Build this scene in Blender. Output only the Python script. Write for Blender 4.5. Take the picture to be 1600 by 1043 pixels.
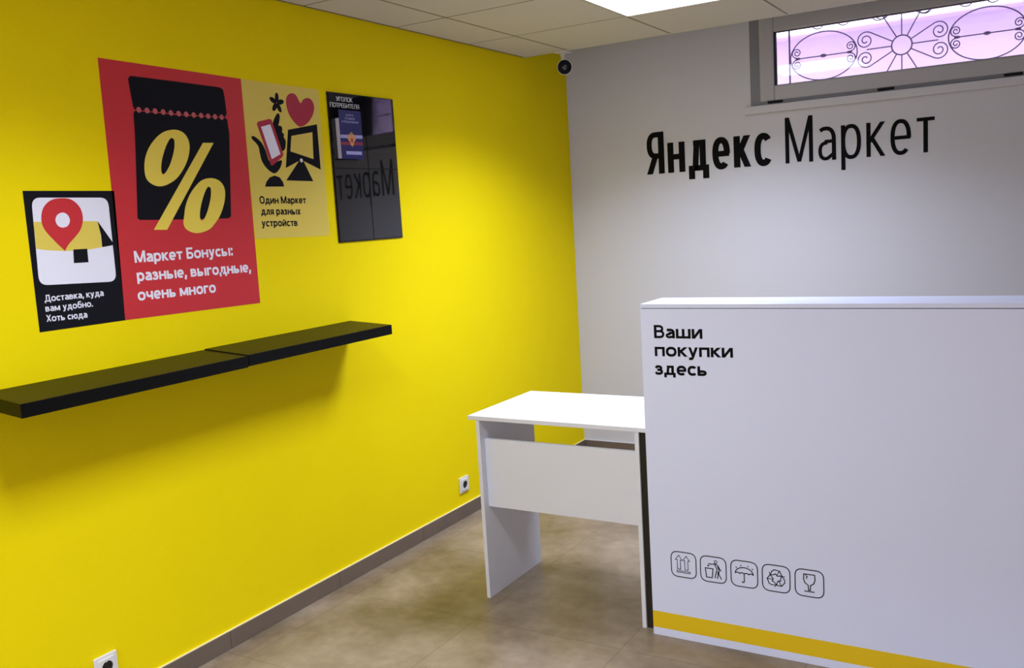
import bpy, bmesh, math, random
from mathutils import Vector, Matrix
from mathutils.geometry import tessellate_polygon

for o in list(bpy.data.objects):
    bpy.data.objects.remove(o)
SC = bpy.context.scene
COL = SC.collection
PI = math.pi

# ------------------------------------------------------------------ camera
cam = bpy.data.cameras.new('camera')
cam.sensor_width = 36.0
cam.lens = 1430.04 * 36.0 / 1600.0
cam.clip_start = 0.05
cam_o = bpy.data.objects.new('camera', cam)
COL.objects.link(cam_o)
cr, cu, cf = (0.85799, 0.51017, -0.05985), (-0.0143, 0.14019, 0.99002), (-0.51347, 0.84857, -0.12758)
cam_o.matrix_world = Matrix(((cr[0], cu[0], -cf[0], 2.62),
                             (cr[1], cu[1], -cf[1], -5.153),
                             (cr[2], cu[2], -cf[2], 1.5204),
                             (0, 0, 0, 1)))
SC.camera = cam_o

# ------------------------------------------------------------------ world, exposure
wd = bpy.data.worlds.new('sky')
SC.world = wd
wd.use_nodes = True
bgn = wd.node_tree.nodes['Background']
bgn.inputs[0].default_value = (0.93, 0.87, 1.0, 1)
bgn.inputs[1].default_value = 3.5
SC.view_settings.view_transform = 'Standard'
SC.view_settings.look = 'None'
SC.view_settings.gamma = 1.0
SC.view_settings.use_curve_mapping = False
SC.view_settings.exposure = 0.0
LED_STRENGTH = 6.0
# power (W) and colour of each ceiling panel, by its place in the ceiling grid
LED_LAMPS = {(2, 1): (35.0, (0.85, 0.93, 1.20)), (2, 5): (23.0, (0.90, 0.99, 1.05)),
             (2, 10): (51.0, (0.90, 0.95, 1.36)), (5, 10): (100.0, (0.92, 0.94, 1.28))}  # rear pair: unseen panels added as fill for the counter front
LED_SPREAD = 134
LED_COLOUR = (0.89, 0.95, 1.18, 1)

# ------------------------------------------------------------------ materials
def mat(name, colour, rough=0.5, spec=0.5, noise=0.0, nscale=8.0, bump=0.0, bscale=200.0, coat=0.0, metal=0.0):
    m = bpy.data.materials.new(name)
    m.use_nodes = True
    nt = m.node_tree
    p = nt.nodes['Principled BSDF']
    p.inputs['Base Color'].default_value = (*colour, 1)
    p.inputs['Roughness'].default_value = rough
    p.inputs['Specular IOR Level'].default_value = spec
    p.inputs['Metallic'].default_value = metal
    p.inputs['Coat Weight'].default_value = coat
    tc = nt.nodes.new('ShaderNodeTexCoord')
    nz = nt.nodes.new('ShaderNodeTexNoise')
    nz.inputs['Scale'].default_value = nscale
    nz.inputs['Detail'].default_value = 4
    nt.links.new(tc.outputs['Object'], nz.inputs['Vector'])
    if noise:
        mx = nt.nodes.new('ShaderNodeMix')
        mx.data_type = 'RGBA'
        mx.inputs[6].default_value = (*[c * (1 - noise) for c in colour], 1)
        mx.inputs[7].default_value = (*[min(1, c * (1 + noise)) for c in colour], 1)
        nt.links.new(nz.outputs['Fac'], mx.inputs[0])
        nt.links.new(mx.outputs[2], p.inputs['Base Color'])
    if bump:
        nb = nt.nodes.new('ShaderNodeTexNoise')
        nb.inputs['Scale'].default_value = bscale
        nb.inputs['Detail'].default_value = 2
        nt.links.new(tc.outputs['Object'], nb.inputs['Vector'])
        bp = nt.nodes.new('ShaderNodeBump')
        bp.inputs['Strength'].default_value = bump
        bp.inputs['Distance'].default_value = 0.002
        nt.links.new(nb.outputs['Fac'], bp.inputs['Height'])
        nt.links.new(bp.outputs['Normal'], p.inputs['Normal'])
    return m

M = {}
M['yellow_wall'] = mat('yellow_wall_paint', (0.93, 0.73, 0.0), 0.75, 0.12, 0.03, 2.0, 0.25, 160)
M['white_wall'] = mat('white_wall_paint', (0.64, 0.64, 0.70), 0.7, 0.3, 0.02, 2.0, 0.12, 160)
M['tile_ceiling'] = mat('ceiling_tile', (0.66, 0.63, 0.58), 0.85, 0.2, 0.03, 30.0, 0.15, 300)
M['grid'] = mat('ceiling_grid_metal', (0.20, 0.165, 0.11), 0.5, 0.4)
M['grid_edge'] = mat('ceiling_edge_metal', (0.72, 0.70, 0.68), 0.4, 0.5)
M['concrete'] = mat('raw_concrete', (0.35, 0.34, 0.32), 0.9, 0.2, 0.1, 4.0)
M['skirting'] = mat('skirting_tile', (0.165, 0.125, 0.095), 0.45, 0.4, 0.15, 9.0)
M['grout'] = mat('grout', (0.10, 0.08, 0.065), 0.8, 0.2)
M['caulk'] = mat('cream_caulk', (0.85, 0.78, 0.42), 0.6, 0.2)
M['white_lam'] = mat('white_laminate', (0.72, 0.73, 0.79), 0.38, 0.4, 0.01, 3.0)
M['counter_white'] = mat('counter_white_laminate', (0.71, 0.75, 0.95), 0.34, 0.4, 0.01, 3.0)
M['gap_shade'] = mat('painted_gap_shade', (0.022, 0.019, 0.012), 0.6, 0.2)  # shade of the gap between desk and counter, put into a dark colour
M['shelf_black'] = mat('black_laminate', (0.003, 0.003, 0.003), 0.36, 0.12, 0.1, 20.0)
M['vinyl_black'] = mat('black_vinyl', (0.003, 0.003, 0.0035), 0.6, 0.08)
M['vinyl_line'] = mat('dark_line_vinyl', (0.012, 0.012, 0.014), 0.6, 0.1)
M['vinyl_yellow'] = mat('yellow_vinyl', (0.78, 0.53, 0.005), 0.45, 0.4)
M['print_black'] = mat('black_print', (0.009, 0.009, 0.013), 0.6, 0.08)
M['print_red'] = mat('red_print', (0.62, 0.033, 0.04), 0.5, 0.3)
M['print_dot'] = mat('pale_red_print', (0.55, 0.12, 0.13), 0.5, 0.3)
M['print_crimson'] = mat('crimson_print', (0.44, 0.022, 0.05), 0.5, 0.3)
M['print_white'] = mat('white_print', (0.86, 0.85, 0.95), 0.5, 0.3)
M['print_mustard'] = mat('pale_yellow_print', (0.80, 0.62, 0.10), 0.5, 0.3)
M['print_gold'] = mat('yellow_print', (0.90, 0.70, 0.09), 0.5, 0.3)
M['acrylic'] = mat('black_gloss_acrylic', (0.008, 0.008, 0.010), 0.03, 1.0)
M['acrylic_back'] = mat('black_acrylic_edge', (0.004, 0.004, 0.005), 0.25, 0.4)
M['board_text'] = mat('silver_white_vinyl', (0.75, 0.75, 0.8), 0.5, 0.3)
M['book_blue'] = mat('blue_book_cover', (0.012, 0.013, 0.12), 0.35, 0.5, 0.2, 40)
M['book_pages'] = mat('book_pages', (0.62, 0.6, 0.68), 0.7, 0.2)
M['book_red'] = mat('book_red_print', (0.30, 0.03, 0.06), 0.4, 0.4)
M['book_lilac'] = mat('book_pale_print', (0.42, 0.40, 0.72), 0.4, 0.4)
M['gold'] = mat('gold_print', (0.75, 0.33, 0.10), 0.4, 0.5)
M['plastic_white'] = mat('white_plastic', (0.78, 0.76, 0.72), 0.35, 0.5)
M['socket_hole'] = mat('dark_socket', (0.02, 0.016, 0.012), 0.6, 0.3)
M['metal'] = mat('socket_contact_metal', (0.6, 0.55, 0.45), 0.3, 0.5, metal=1.0)
M['pvc'] = mat('white_window_plastic', (0.46, 0.45, 0.48), 0.4, 0.4)
M['pvc_dark'] = mat('grey_window_plastic', (0.23, 0.23, 0.26), 0.45, 0.4)
M['rubber'] = mat('black_rubber_seal', (0.006, 0.006, 0.008), 0.7, 0.2)
M['iron'] = mat('wrought_iron_bloom_tint', (0.24, 0.17, 0.30), 0.6, 0.3)  # lilac tint puts the bloom of the bright window into the colour
M['outside_wall'] = mat('lilac_plaster', (0.87, 0.76, 0.95), 0.9, 0.1, 0.06, 3.0)
M['camera_black'] = mat('camera_front_black', (0.004, 0.004, 0.005), 0.4, 0.1)
M['camera_lens'] = mat('camera_lens_glass', (0.012, 0.012, 0.03), 0.05, 0.8)
M['paper_inner'] = M['print_white']

def led_mat():
    m = bpy.data.materials.new('led_diffuser')
    m.use_nodes = True
    nt = m.node_tree
    nt.nodes.remove(nt.nodes['Principled BSDF'])
    e = nt.nodes.new('ShaderNodeEmission')
    e.inputs[0].default_value = LED_COLOUR
    e.inputs[1].default_value = LED_STRENGTH
    nt.links.new(e.outputs[0], nt.nodes['Material Output'].inputs[0])
    return m
M['led'] = led_mat()

def glass_mat():
    m = bpy.data.materials.new('window_glass')
    m.use_nodes = True
    nt = m.node_tree
    nt.nodes.remove(nt.nodes['Principled BSDF'])
    tr = nt.nodes.new('ShaderNodeBsdfTransparent')
    tr.inputs[0].default_value = (0.94, 0.94, 0.97, 1)
    gl = nt.nodes.new('ShaderNodeBsdfGlossy')
    gl.inputs['Roughness'].default_value = 0.02
    fr = nt.nodes.new('ShaderNodeFresnel')
    fr.inputs[0].default_value = 1.6
    mx = nt.nodes.new('ShaderNodeMixShader')
    nt.links.new(fr.outputs[0], mx.inputs[0])
    nt.links.new(tr.outputs[0], mx.inputs[1])
    nt.links.new(gl.outputs[0], mx.inputs[2])
    nt.links.new(mx.outputs[0], nt.nodes['Material Output'].inputs[0])
    return m
M['glass'] = glass_mat()

def floor_mat():
    m = bpy.data.materials.new('floor_stone_tile')
    m.use_nodes = True
    nt = m.node_tree
    N, L = nt.nodes, nt.links
    p = N['Principled BSDF']
    p.inputs['Roughness'].default_value = 0.36
    p.inputs['Specular IOR Level'].default_value = 0.4
    tc = N.new('ShaderNodeTexCoord')
    n1 = N.new('ShaderNodeTexNoise'); n1.inputs['Scale'].default_value = 2.6; n1.inputs['Detail'].default_value = 7; n1.inputs['Roughness'].default_value = 0.62
    n2 = N.new('ShaderNodeTexNoise'); n2.inputs['Scale'].default_value = 22; n2.inputs['Detail'].default_value = 5
    L.new(tc.outputs['Object'], n1.inputs['Vector']); L.new(tc.outputs['Object'], n2.inputs['Vector'])
    r1 = N.new('ShaderNodeValToRGB')
    r1.color_ramp.elements[0].position = 0.33; r1.color_ramp.elements[0].color = (0.17, 0.122, 0.07, 1)
    r1.color_ramp.elements[1].position = 0.68; r1.color_ramp.elements[1].color = (0.37, 0.29, 0.215, 1)
    L.new(n1.outputs['Fac'], r1.inputs[0])
    mx = N.new('ShaderNodeMix'); mx.data_type = 'RGBA'; mx.blend_type = 'OVERLAY'; mx.inputs[0].default_value = 0.25
    L.new(r1.outputs[0], mx.inputs[6]); L.new(n2.outputs['Fac'], mx.inputs[7])
    br = N.new('ShaderNodeTexBrick')
    br.offset = 0.0; br.squash = 1.0
    br.inputs['Scale'].default_value = 1.0
    br.inputs['Mortar Size'].default_value = 0.0022
    br.inputs['Mortar Smooth'].default_value = 0.3
    br.inputs['Brick Width'].default_value = 0.6
    br.inputs['Row Height'].default_value = 0.6
    br.inputs['Color1'].default_value = (1, 1, 1, 1); br.inputs['Color2'].default_value = (0.94, 0.94, 0.94, 1)
    br.inputs['Mortar'].default_value = (0.68, 0.65, 0.61, 1)
    mp = N.new('ShaderNodeMapping'); mp.inputs['Location'].default_value = (-0.12, 0.0, 0)
    L.new(tc.outputs['Object'], mp.inputs['Vector']); L.new(mp.outputs[0], br.inputs['Vector'])
    m2 = N.new('ShaderNodeMix'); m2.data_type = 'RGBA'; m2.blend_type = 'MULTIPLY'; m2.inputs[0].default_value = 1.0
    L.new(mx.outputs[2], m2.inputs[6]); L.new(br.outputs['Color'], m2.inputs[7])
    L.new(m2.outputs[2], p.inputs['Base Color'])
    bp = N.new('ShaderNodeBump'); bp.inputs['Strength'].default_value = 0.08; bp.inputs['Distance'].default_value = 0.003
    L.new(n2.outputs['Fac'], bp.inputs['Height']); L.new(bp.outputs[0], p.inputs['Normal'])
    return m
M['floor'] = floor_mat()

# ------------------------------------------------------------------ mesh helpers
class MB:
    """collects polygons, then links them as ONE mesh object"""
    def __init__(self):
        self.v, self.f, self.mi, self.mats = [], [], [], []
    def m(self, name):
        if name not in self.mats:
            self.mats.append(name)
        return self.mats.index(name)
    def add(self, vs, fs, mt):
        b = len(self.v); k = self.m(mt)
        self.v += [tuple(x) for x in vs]
        for f in fs:
            self.f.append([b + i for i in f]); self.mi.append(k)
        return self
    def box(self, x0, x1, y0, y1, z0, z1, mt, bev=0.0):
        if bev <= 0:
            vs = [(x, y, z) for z in (z0, z1) for y in (y0, y1) for x in (x0, x1)]
            fs = [(0, 2, 3, 1), (4, 5, 7, 6), (0, 1, 5, 4), (2, 6, 7, 3), (0, 4, 6, 2), (1, 3, 7, 5)]
            return self.add(vs, fs, mt)
        bm = bmesh.new()
        bmesh.ops.create_cube(bm, size=1)
        for v in bm.verts:
            v.co = Vector((x0 + (v.co.x + .5) * (x1 - x0), y0 + (v.co.y + .5) * (y1 - y0), z0 + (v.co.z + .5) * (z1 - z0)))
        bmesh.ops.bevel(bm, geom=bm.edges[:], offset=bev, segments=2, profile=0.5, affect='EDGES')
        bm.verts.index_update()
        self.add([v.co[:] for v in bm.verts], [[v.index for v in f.verts] for f in bm.faces], mt)
        bm.free()
        return self
    def hexa(self, c, mt):  # 8 corners: bottom 4 ring, top 4 ring
        return self.add(c, [(3, 2, 1, 0), (4, 5, 6, 7), (0, 1, 5, 4), (1, 2, 6, 5), (2, 3, 7, 6), (3, 0, 4, 7)], mt)
    def lathe(self, org, axis, prof, mt, n=24, cap=True):
        a = Vector(axis).normalized()
        t = Vector((0, 0, 1)) if abs(a.z) < .9 else Vector((1, 0, 0))
        e1 = a.cross(t).normalized(); e2 = a.cross(e1)
        o = Vector(org); vs = []; fs = []
        for r, h in prof:
            for k in range(n):
                w = 2 * PI * k / n
                vs.append(o + a * h + e1 * (r * math.cos(w)) + e2 * (r * math.sin(w)))
        for i in range(len(prof) - 1):
            for k in range(n):
                k2 = (k + 1) % n
                fs.append((i * n + k, i * n + k2, (i + 1) * n + k2, (i + 1) * n + k))
        if cap:
            fs.append(tuple(range(n))[::-1]); fs.append(tuple(range((len(prof) - 1) * n, len(prof) * n)))
        return self.add(vs, fs, mt)
    def tube(self, pts, r, mt, n=8, closed=False):
        P = [Vector(p) for p in pts]; vs = []; fs = []; m = len(P)
        up = None
        for i in range(m):
            if closed:
                d = (P[(i + 1) % m] - P[i - 1]).normalized()
            else:
                d = (P[min(i + 1, m - 1)] - P[max(i - 1, 0)]).normalized()
            if up is None:
                up = Vector((0, 1, 0)) if abs(d.y) < .9 else Vector((1, 0, 0))
            e1 = d.cross(up).normalized(); e2 = e1.cross(d).normalized(); up = e2
            for k in range(n):
                w = 2 * PI * k / n
                vs.append(P[i] + e1 * (r * math.cos(w)) + e2 * (r * math.sin(w)))
        for i in range(m if closed else m - 1):
            j = (i + 1) % m
            for k in range(n):
                k2 = (k + 1) % n
                fs.append((i * n + k, i * n + k2, j * n + k2, j * n + k))
        if not closed:
            fs.append(tuple(range(n))[::-1]); fs.append(tuple(range((m - 1) * n, m * n)))
        return self.add(vs, fs, mt)
    def build(self, name, parent=None, smooth=False):
        me = bpy.data.meshes.new(name)
        me.from_pydata(self.v, [], self.f)
        for k in self.mats:
            me.materials.append(M[k])
        for p, k in zip(me.polygons, self.mi):
            p.material_index = k
            p.use_smooth = smooth
        me.validate(); me.update()
        bm = bmesh.new(); bm.from_mesh(me)
        bmesh.ops.recalc_face_normals(bm, faces=bm.faces[:])
        bm.to_mesh(me); bm.free()
        o = bpy.data.objects.new(name, me)
        COL.objects.link(o)
        if parent is not None:
            o.parent = parent
            o.matrix_parent_inverse = Matrix.Translation(-parent.location)
        if smooth:
            me.set_sharp_from_angle(angle=0.6)
        return o

def thing(name, label, cat, loc=(0, 0, 0), group=None):
    o = bpy.data.objects.new(name, None)
    o.empty_display_size = 0.1
    o.location = loc
    COL.objects.link(o)
    return tag(o, label, cat, group)
def tag(o, label, cat, group=None):
    o['label'] = label; o['category'] = cat
    if group:
        o['group'] = group
    return o
def struct(o):
    o['kind'] = 'structure'
    return o

class Surf:
    """a flat surface in the room: (u, v, height above it) -> room coordinates"""
    def __init__(self, org, U, V, Nn):
        self.o, self.U, self.V, self.N = Vector(org), Vector(U), Vector(V), Vector(Nn)
    def __call__(self, u, v, h=0.0):
        return self.o + self.U * u + self.V * v + self.N * h
LEFT = Surf((0, 0, 0), (0, 1, 0), (0, 0, 1), (1, 0, 0))
BACK = Surf((0, 0, 0), (1, 0, 0), (0, 0, 1), (0, -1, 0))

def area2(p):
    return sum(p[i - 1][0] * p[i][1] - p[i][0] * p[i - 1][1] for i in range(len(p)))
def plate(mb, s, pts, h0, h1, mt, hole=None):
    """solid flat shape between heights h0 and h1 above surface s"""
    pts = [tuple(p) for p in pts]
    if area2(pts) < 0:
        pts = pts[::-1]
    loops = [[Vector((u, v, 0)) for u, v in pts]]
    rings = [pts]
    if hole:
        hole = [tuple(p) for p in hole]
        if area2(hole) > 0:
            hole = hole[::-1]
        loops.append([Vector((u, v, 0)) for u, v in hole]); rings.append(hole)
    tri = tessellate_polygon(loops)
    al = [p for r in rings for p in r]; n = len(al)
    vs = [s(u, v, h1) for u, v in al] + [s(u, v, h0) for u, v in al]
    fs = [tuple(t) for t in tri]
    b = 0
    for r in rings:
        k = len(r)
        for i in range(k):
            j = (i + 1) % k
            fs.append((b + i, n + b + i, n + b + j, b + j))
        b += k
    mb.add(vs, fs, mt)
def smooth_loop(p, n=5):
    o = []; m = len(p)
    for i in range(m):
        a, b, c, d = p[i - 1], p[i], p[(i + 1) % m], p[(i + 2) % m]
        for k in range(n):
            t = k / n
            o.append(tuple(0.5 * (2 * b[q] + (c[q] - a[q]) * t + (2 * a[q] - 5 * b[q] + 4 * c[q] - d[q]) * t * t + (3 * b[q] - a[q] - 3 * c[q] + d[q]) * t ** 3) for q in (0, 1)))
    return o
def circle(cx, cy, rx, ry=None, n=24):
    ry = ry or rx
    return [(cx + rx * math.cos(2 * PI * k / n), cy + ry * math.sin(2 * PI * k / n)) for k in range(n)]
def round_quad(q, r, n=6):
    o = []
    for i in range(len(q)):
        p0, p1, p2 = Vector(q[i - 1]), Vector(q[i]), Vector(q[(i + 1) % len(q)])
        a = p1 + (p0 - p1).normalized() * r; b = p1 + (p2 - p1).normalized() * r
        for k in range(n + 1):
            t = k / n
            w = a * (1 - t) ** 2 + p1 * (2 * t * (1 - t)) + b * t * t
            o.append((w.x, w.y))
    return o

# ------------------------------------------------------------------ lettering (own stroke alphabet, cap height 1)
XH = 0.715
def arc(cx, cy, rx, ry, a0, a1, n=14, e=2.35):
    o = []
    for k in range(n + 1):
        a = math.radians(a0 + (a1 - a0) * k / n)
        c, s = math.cos(a), math.sin(a)
        o.append((cx + rx * math.copysign(abs(c) ** (2 / e), c), cy + ry * math.copysign(abs(s) ** (2 / e), s)))
    return o
def glyph(ch, w, s):
    """list of (points, thickness, closed, (clip low, clip high) or None), advance width"""
    h = w * 0.86; q = w / 2; g = h / 2; d = w * 0.94
    S = []
    def st(pts, t=w, closed=False, clip=None): S.append((pts, t, closed, clip))
    def ve(x, y0, y1): st([(x, y0), (x, y1)])
    def ho(x0, x1, y): st([(x0, y), (x1, y)], h)
    def di(x0, y0, x1, y1, lo=None, hi=None):
        lo = min(y0, y1) if lo is None else lo; hi = max(y0, y1) if hi is None else hi
        L = math.hypot(x1 - x0, y1 - y0); ex = 0.3 / L
        dx, dy = (x1 - x0) * ex, (y1 - y0) * ex
        st([(x0 - dx, y0 - dy), (x1 + dx, y1 + dy)], d, False, (lo, hi))
    up = ch.isupper()
    H = 1.0 if up else XH
    c = ch.lower()
    k = 1.18 if up else 1.0
    if c == 'о':
        W = (0.72 if up else 0.60) * s
        st(arc(W / 2, H / 2, W / 2 - q, H / 2 - g + .008, 0, 360, 40)[:-1], w * .97, True)
    elif c == 'с':
        W = 0.50 * k * s
        st(arc(W * .56, H / 2, W * .56 - q, H / 2 - g + .008, 42, 318, 30), w * .97)
    elif c == 'е' and not up:
        W = 0.565 * s
        st(arc(W / 2, H / 2, W / 2 - q, H / 2 - g + .008, -2, 312, 34), w * .97)
        ho(q, W - q * .3, H * .5 - .01)
    elif c == 'е':
        W = .52 * s; ve(q, 0, 1); ho(0, W, g); ho(0, W * .94, .52); ho(0, W, 1 - g)
    elif c == 'а' and not up:
        W = 0.53 * s
        st(arc(W * .45, XH * .62, W - q - W * .45, XH * .38 - g + .006, 0, 90, 8) + [(W * .30, XH - g * 1.0), (w * .55, XH * .90)], w * .97)
        ve(W - q, 0, XH * .63)
        st([(W - q, XH * .57), (W * .46, XH * .565)] + arc(W * .44, XH * .285, W * .44 - q, XH * .28 - g + .006, 90, 270, 12) + [(W * .55, g + .01), (W - q, XH * .2)], h)
    elif c == 'а':
        W = .70 * s; m = W / 2
        di(w * .55, 0, m, 1.0 + .02, 0, 1); di(W - w * .55, 0, m, 1.02, 0, 1); ho(W * .24, W * .76, .30)
    elif c == 'н':
        W = (0.66 if up else 0.575) * s; ve(q, 0, H); ve(W - q, 0, H); ho(0, W, H * .52)
    elif c == 'к':
        W = (0.62 if up else 0.52) * s; ve(q, 0, H)
        di(w * .9, H * .48, W - w * .52, H, H * .40, H); di(w * .95, H * .62, W - w * .48, 0, 0, H * .58)
        ho(q, w * 1.35, H * .53)
    elif c == 'т':
        W = (0.60 if up else 0.48) * s; ho(0, W, H - g); ve(W / 2, 0, H)
    elif c == 'р' and not up:
        W = .575 * s; ve(q, -.235, XH)
        st(arc(W / 2, XH / 2, W / 2 - q, XH / 2 - g + .008, 0, 360, 40)[:-1], w * .97, True)
    elif c == 'р':
        W = .56 * s; ve(q, 0, 1)
        st([(q, 1 - g), (W * .5, 1 - g)] + arc(W * .5, .70, W * .5 - q, .30 - g, 90, -90, 14) + [(q, .40 + g)], h)
    elif c == 'д':
        W = (0.80 if up else 0.66) * s; a = -.19 if not up else -.2
        ho(0, W, g); ve(q, a, h); ve(W - q, a, h); ve(W * .86 - q, 0, H); ho(W * .25, W * .86, H - g)
        di(W * .17 + q, 0, W * .28 + q, H, 0, H)
    elif c == 'м':
        W = (0.84 if up else 0.72) * s; ve(q, 0, H); ve(W - q, 0, H); b = 0.02 if up else .06
        di(q * 1.15, H, W / 2, b, b, H); di(W - q * 1.15, H, W / 2, b, b, H)
    elif c == 'у':
        W = (0.64 if up else 0.53) * s; base = 0.0 if up else -.235
        di(W - w * .52, H, W * .5 - .02, H * .0 + (.16 if up else 0), (.12 if up else 0), H)
        di(w * .52, H, W * .5 + .0, (.28 if up else .0), (.26 if up else -.01), H)
        if up:
            st([(W * .56, .3), (W * .44, .10), (W * .30, g), (W * .12, g)], w * .95)
        else:
            st([(W * .5 + .025, .1), (W * .40, -.12), (W * .30, base + g), (W * .06, base + g)], w * .95)
    elif c == 'п':
        W = (0.66 if up else 0.565) * s; ve(q, 0, H); ve(W - q, 0, H); ho(0, W, H - g)
    elif c == 'з':
        W = (0.56 if up else 0.465) * s; m = H * .53
        r1 = (H - g - m) / 2; r2 = (m - g) / 2
        st([(w * .25, H - w * .95), (W * .28, H - g + .004)] + arc(W * .46, m + r1, W * .46 - q, r1, 80, -90, 12) + [(W * .28, m)], w * .93)
        st([(W * .28, m)] + arc(W * .48, g + r2, W * .52 - q, r2, 90, -95, 12) + [(W * .26, g), (w * .15, w * .85)], w * .93)
    elif c in 'ьы':
        W = (0.56 if up else 0.515) * s; ve(q, 0, H); t = H * .58
        st([(q, t - g), (W * .5, t - g)] + arc(W * .52, t / 2, W * .48 - q, t / 2 - g, 90, -90, 12) + [(q, g)], w * .93)
        if c == 'ы':
            W += w * 1.75; ve(W - q, 0, H)
    elif c in 'ий':
        W = (0.68 if up else 0.585) * s; ve(q, 0, H); ve(W - q, 0, H); di(w * .75, h * .25, W - w * .75, H - h * .25, 0, H)
        if c == 'й':
            st(arc(W / 2, H + .21, W * .22, .11, 190, 350, 8), h * .85)
    elif c == 'ш':
        W = .83 * s; ve(q, 0, H); ve(W / 2, 0, H); ve(W - q, 0, H); ho(0, W, g)
    elif c == 'в':
        W = (0.60 if up else 0.53) * s; ve(q, 0, H); m = H * .53
        st([(q, H - g), (W * .38, H - g)] + arc(W * .44, (H - g + m) / 2, W * .48 - q, (H - g - m) / 2, 90, -90, 12) + [(q, m)], h)
        st([(q, m), (W * .45, m)] + arc(W * .52, (g + m) / 2, W * .48 - q, (m - g) / 2, 90, -90, 12) + [(q, g)], h)
    elif c == 'г':
        W = (0.50 if up else 0.42) * s; ve(q, 0, H); ho(0, W, H - g)
    elif c == 'ч':
        W = .535 * s; ve(W - q, 0, H)
        st([(q, H), (q, H * .66), (w * .8, H * .47), (W * .42, H * .40), (W - q, H * .44)], w * .95)
    elif c == 'б' and not up:
        W = .585 * s
        st(arc(W / 2, XH * .47, W / 2 - q, XH * .47 - g + .008, 0, 360, 40)[:-1], w * .97, True)
        st([(q, XH * .45), (q * 1.25, XH * .95), (W * .32, .93), (W * .9, 1.0 - g * .6)], w * .93)
    elif c == 'б':
        W = .58 * s; ve(q, 0, 1); ho(0, W * .92, 1 - g); t = .60
        st([(q, t - g), (W * .5, t - g)] + arc(W * .52, t / 2, W * .48 - q, t / 2 - g, 90, -90, 12) + [(q, g)], w * .93)
    elif c == 'ю':
        W = .80 * s; ve(q, 0, H); ho(q, W * .35, H * .52); a = W * .66
        st(arc(W - a / 2 + .0, H / 2, a / 2 - q, H / 2 - g + .008, 0, 360, 36)[:-1], w * .97, True)
    elif c == 'л':
        W = (0.70 if up else 0.575) * s; ve(W - q, 0, H); ho(W * .26, W, H - g)
        st([(W * .26 + q, H - g), (W * .24 + q, H * .5), (W * .19 + q, H * .16), (W * .08 + q * .6, g), (0, g)], w * .95)
    elif c == 'я':
        W = (0.60 if up else 0.525) * s; ve(W - q, 0, H); m = H * .43
        st([(W - q, H - g), (W * .5, H - g)] + arc(W * .5, (H - g + m) / 2, W * .5 - q, (H - g - m) / 2, 90, 270, 14) + [(W - q, m)], h)
        di(w * .45, 0, W * .52, m + .02, 0, m)
    elif c == 'х':
        W = (0.62 if up else 0.50) * s
        di(w * .55, 0, W - w * .55, H, 0, H); di(w * .55, H, W - w * .55, 0, 0, H)
    elif c == 'ж':
        W = .86 * s; ve(W / 2, 0, H)
        for sg in (-1, 1):
            di(W / 2 + sg * w * .3, H * .45, W / 2 + sg * (W / 2 - w * .5), H, H * .42, H)
            di(W / 2 + sg * w * .3, H * .60, W / 2 + sg * (W / 2 - w * .5), 0, 0, H * .56)
    elif ch == ',':
        W = w * 1.1; st([(W * .55, w * 1.05), (W * .55, w * .1), (W * .2, -w * .85)], w)
    elif ch == '.':
        W = w * 1.2; ve(W / 2, 0, w * 1.1)
    elif ch == ':':
        W = w * 1.2; ve(W / 2, 0, w * 1.1); ve(W / 2, XH - w * 1.1, XH)
    else:
        W = .3 * s
    return S, W
def clip_band(p, lo, hi):
    for sgn, lim in ((1, lo), (-1, hi)):
        o = []
        for i in range(len(p)):
            a, b = p[i - 1], p[i]
            da, db = sgn * (a[1] - lim), sgn * (b[1] - lim)
            if (da >= 0) != (db >= 0):
                t = da / (da - db); o.append((a[0] + (b[0] - a[0]) * t, a[1] + (b[1] - a[1]) * t))
            if db >= 0:
                o.append(b)
        p = o
        if not p:
            break
    return p
def ribbon(pts, t, closed):
    n = len(pts); Ls, Rs = [], []
    for i in range(n):
        p = Vector(pts[i])
        a = Vector(pts[i - 1]) if (i > 0 or closed) else None
        b = Vector(pts[(i + 1) % n]) if (i < n - 1 or closed) else None
        d1 = (p - a).normalized() if a is not None and (p - a).length > 1e-9 else None
        d2 = (b - p).normalized() if b is not None and (b - p).length > 1e-9 else None
        d1 = d1 or d2; d2 = d2 or d1
        tn = (d1 + d2)
        tn = tn.normalized() if tn.length > 1e-6 else d1
        nr = Vector((-tn.y, tn.x))
        m = 1.0 / max(0.55, nr.dot(Vector((-d1.y, d1.x))))
        Ls.append(tuple(p + nr * (t / 2 * m))); Rs.append(tuple(p - nr * (t / 2 * m)))
    return Ls, Rs
def stroke(mb, s, pts, t, closed, h0, h1, mt):
    Ls, Rs = ribbon(pts, t, closed); n = len(pts)
    vs = [s(*p, h1) for p in Ls] + [s(*p, h1) for p in Rs] + [s(*p, h0) for p in Ls] + [s(*p, h0) for p in Rs]
    fs = []
    for i in range(n if closed else n - 1):
        j = (i + 1) % n
        fs += [(i, j, n + j, n + i), (i, 2 * n + i, 2 * n + j, j), (n + i, n + j, 3 * n + j, 3 * n + i)]
    if not closed:
        fs += [(0, n, 3 * n, 2 * n), (n - 1, 3 * n - 1, 4 * n - 1, 2 * n - 1)]
    mb.add(vs, fs, mt)
def layout(text, w, s, gap):
    x = 0; out = []
    for ch in text:
        if ch == ' ':
            x += 0.27 * s + gap * .3; continue
        S, W = glyph(ch, w, s)
        out.append((x, S)); x += W + gap
    return out, x - gap
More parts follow.
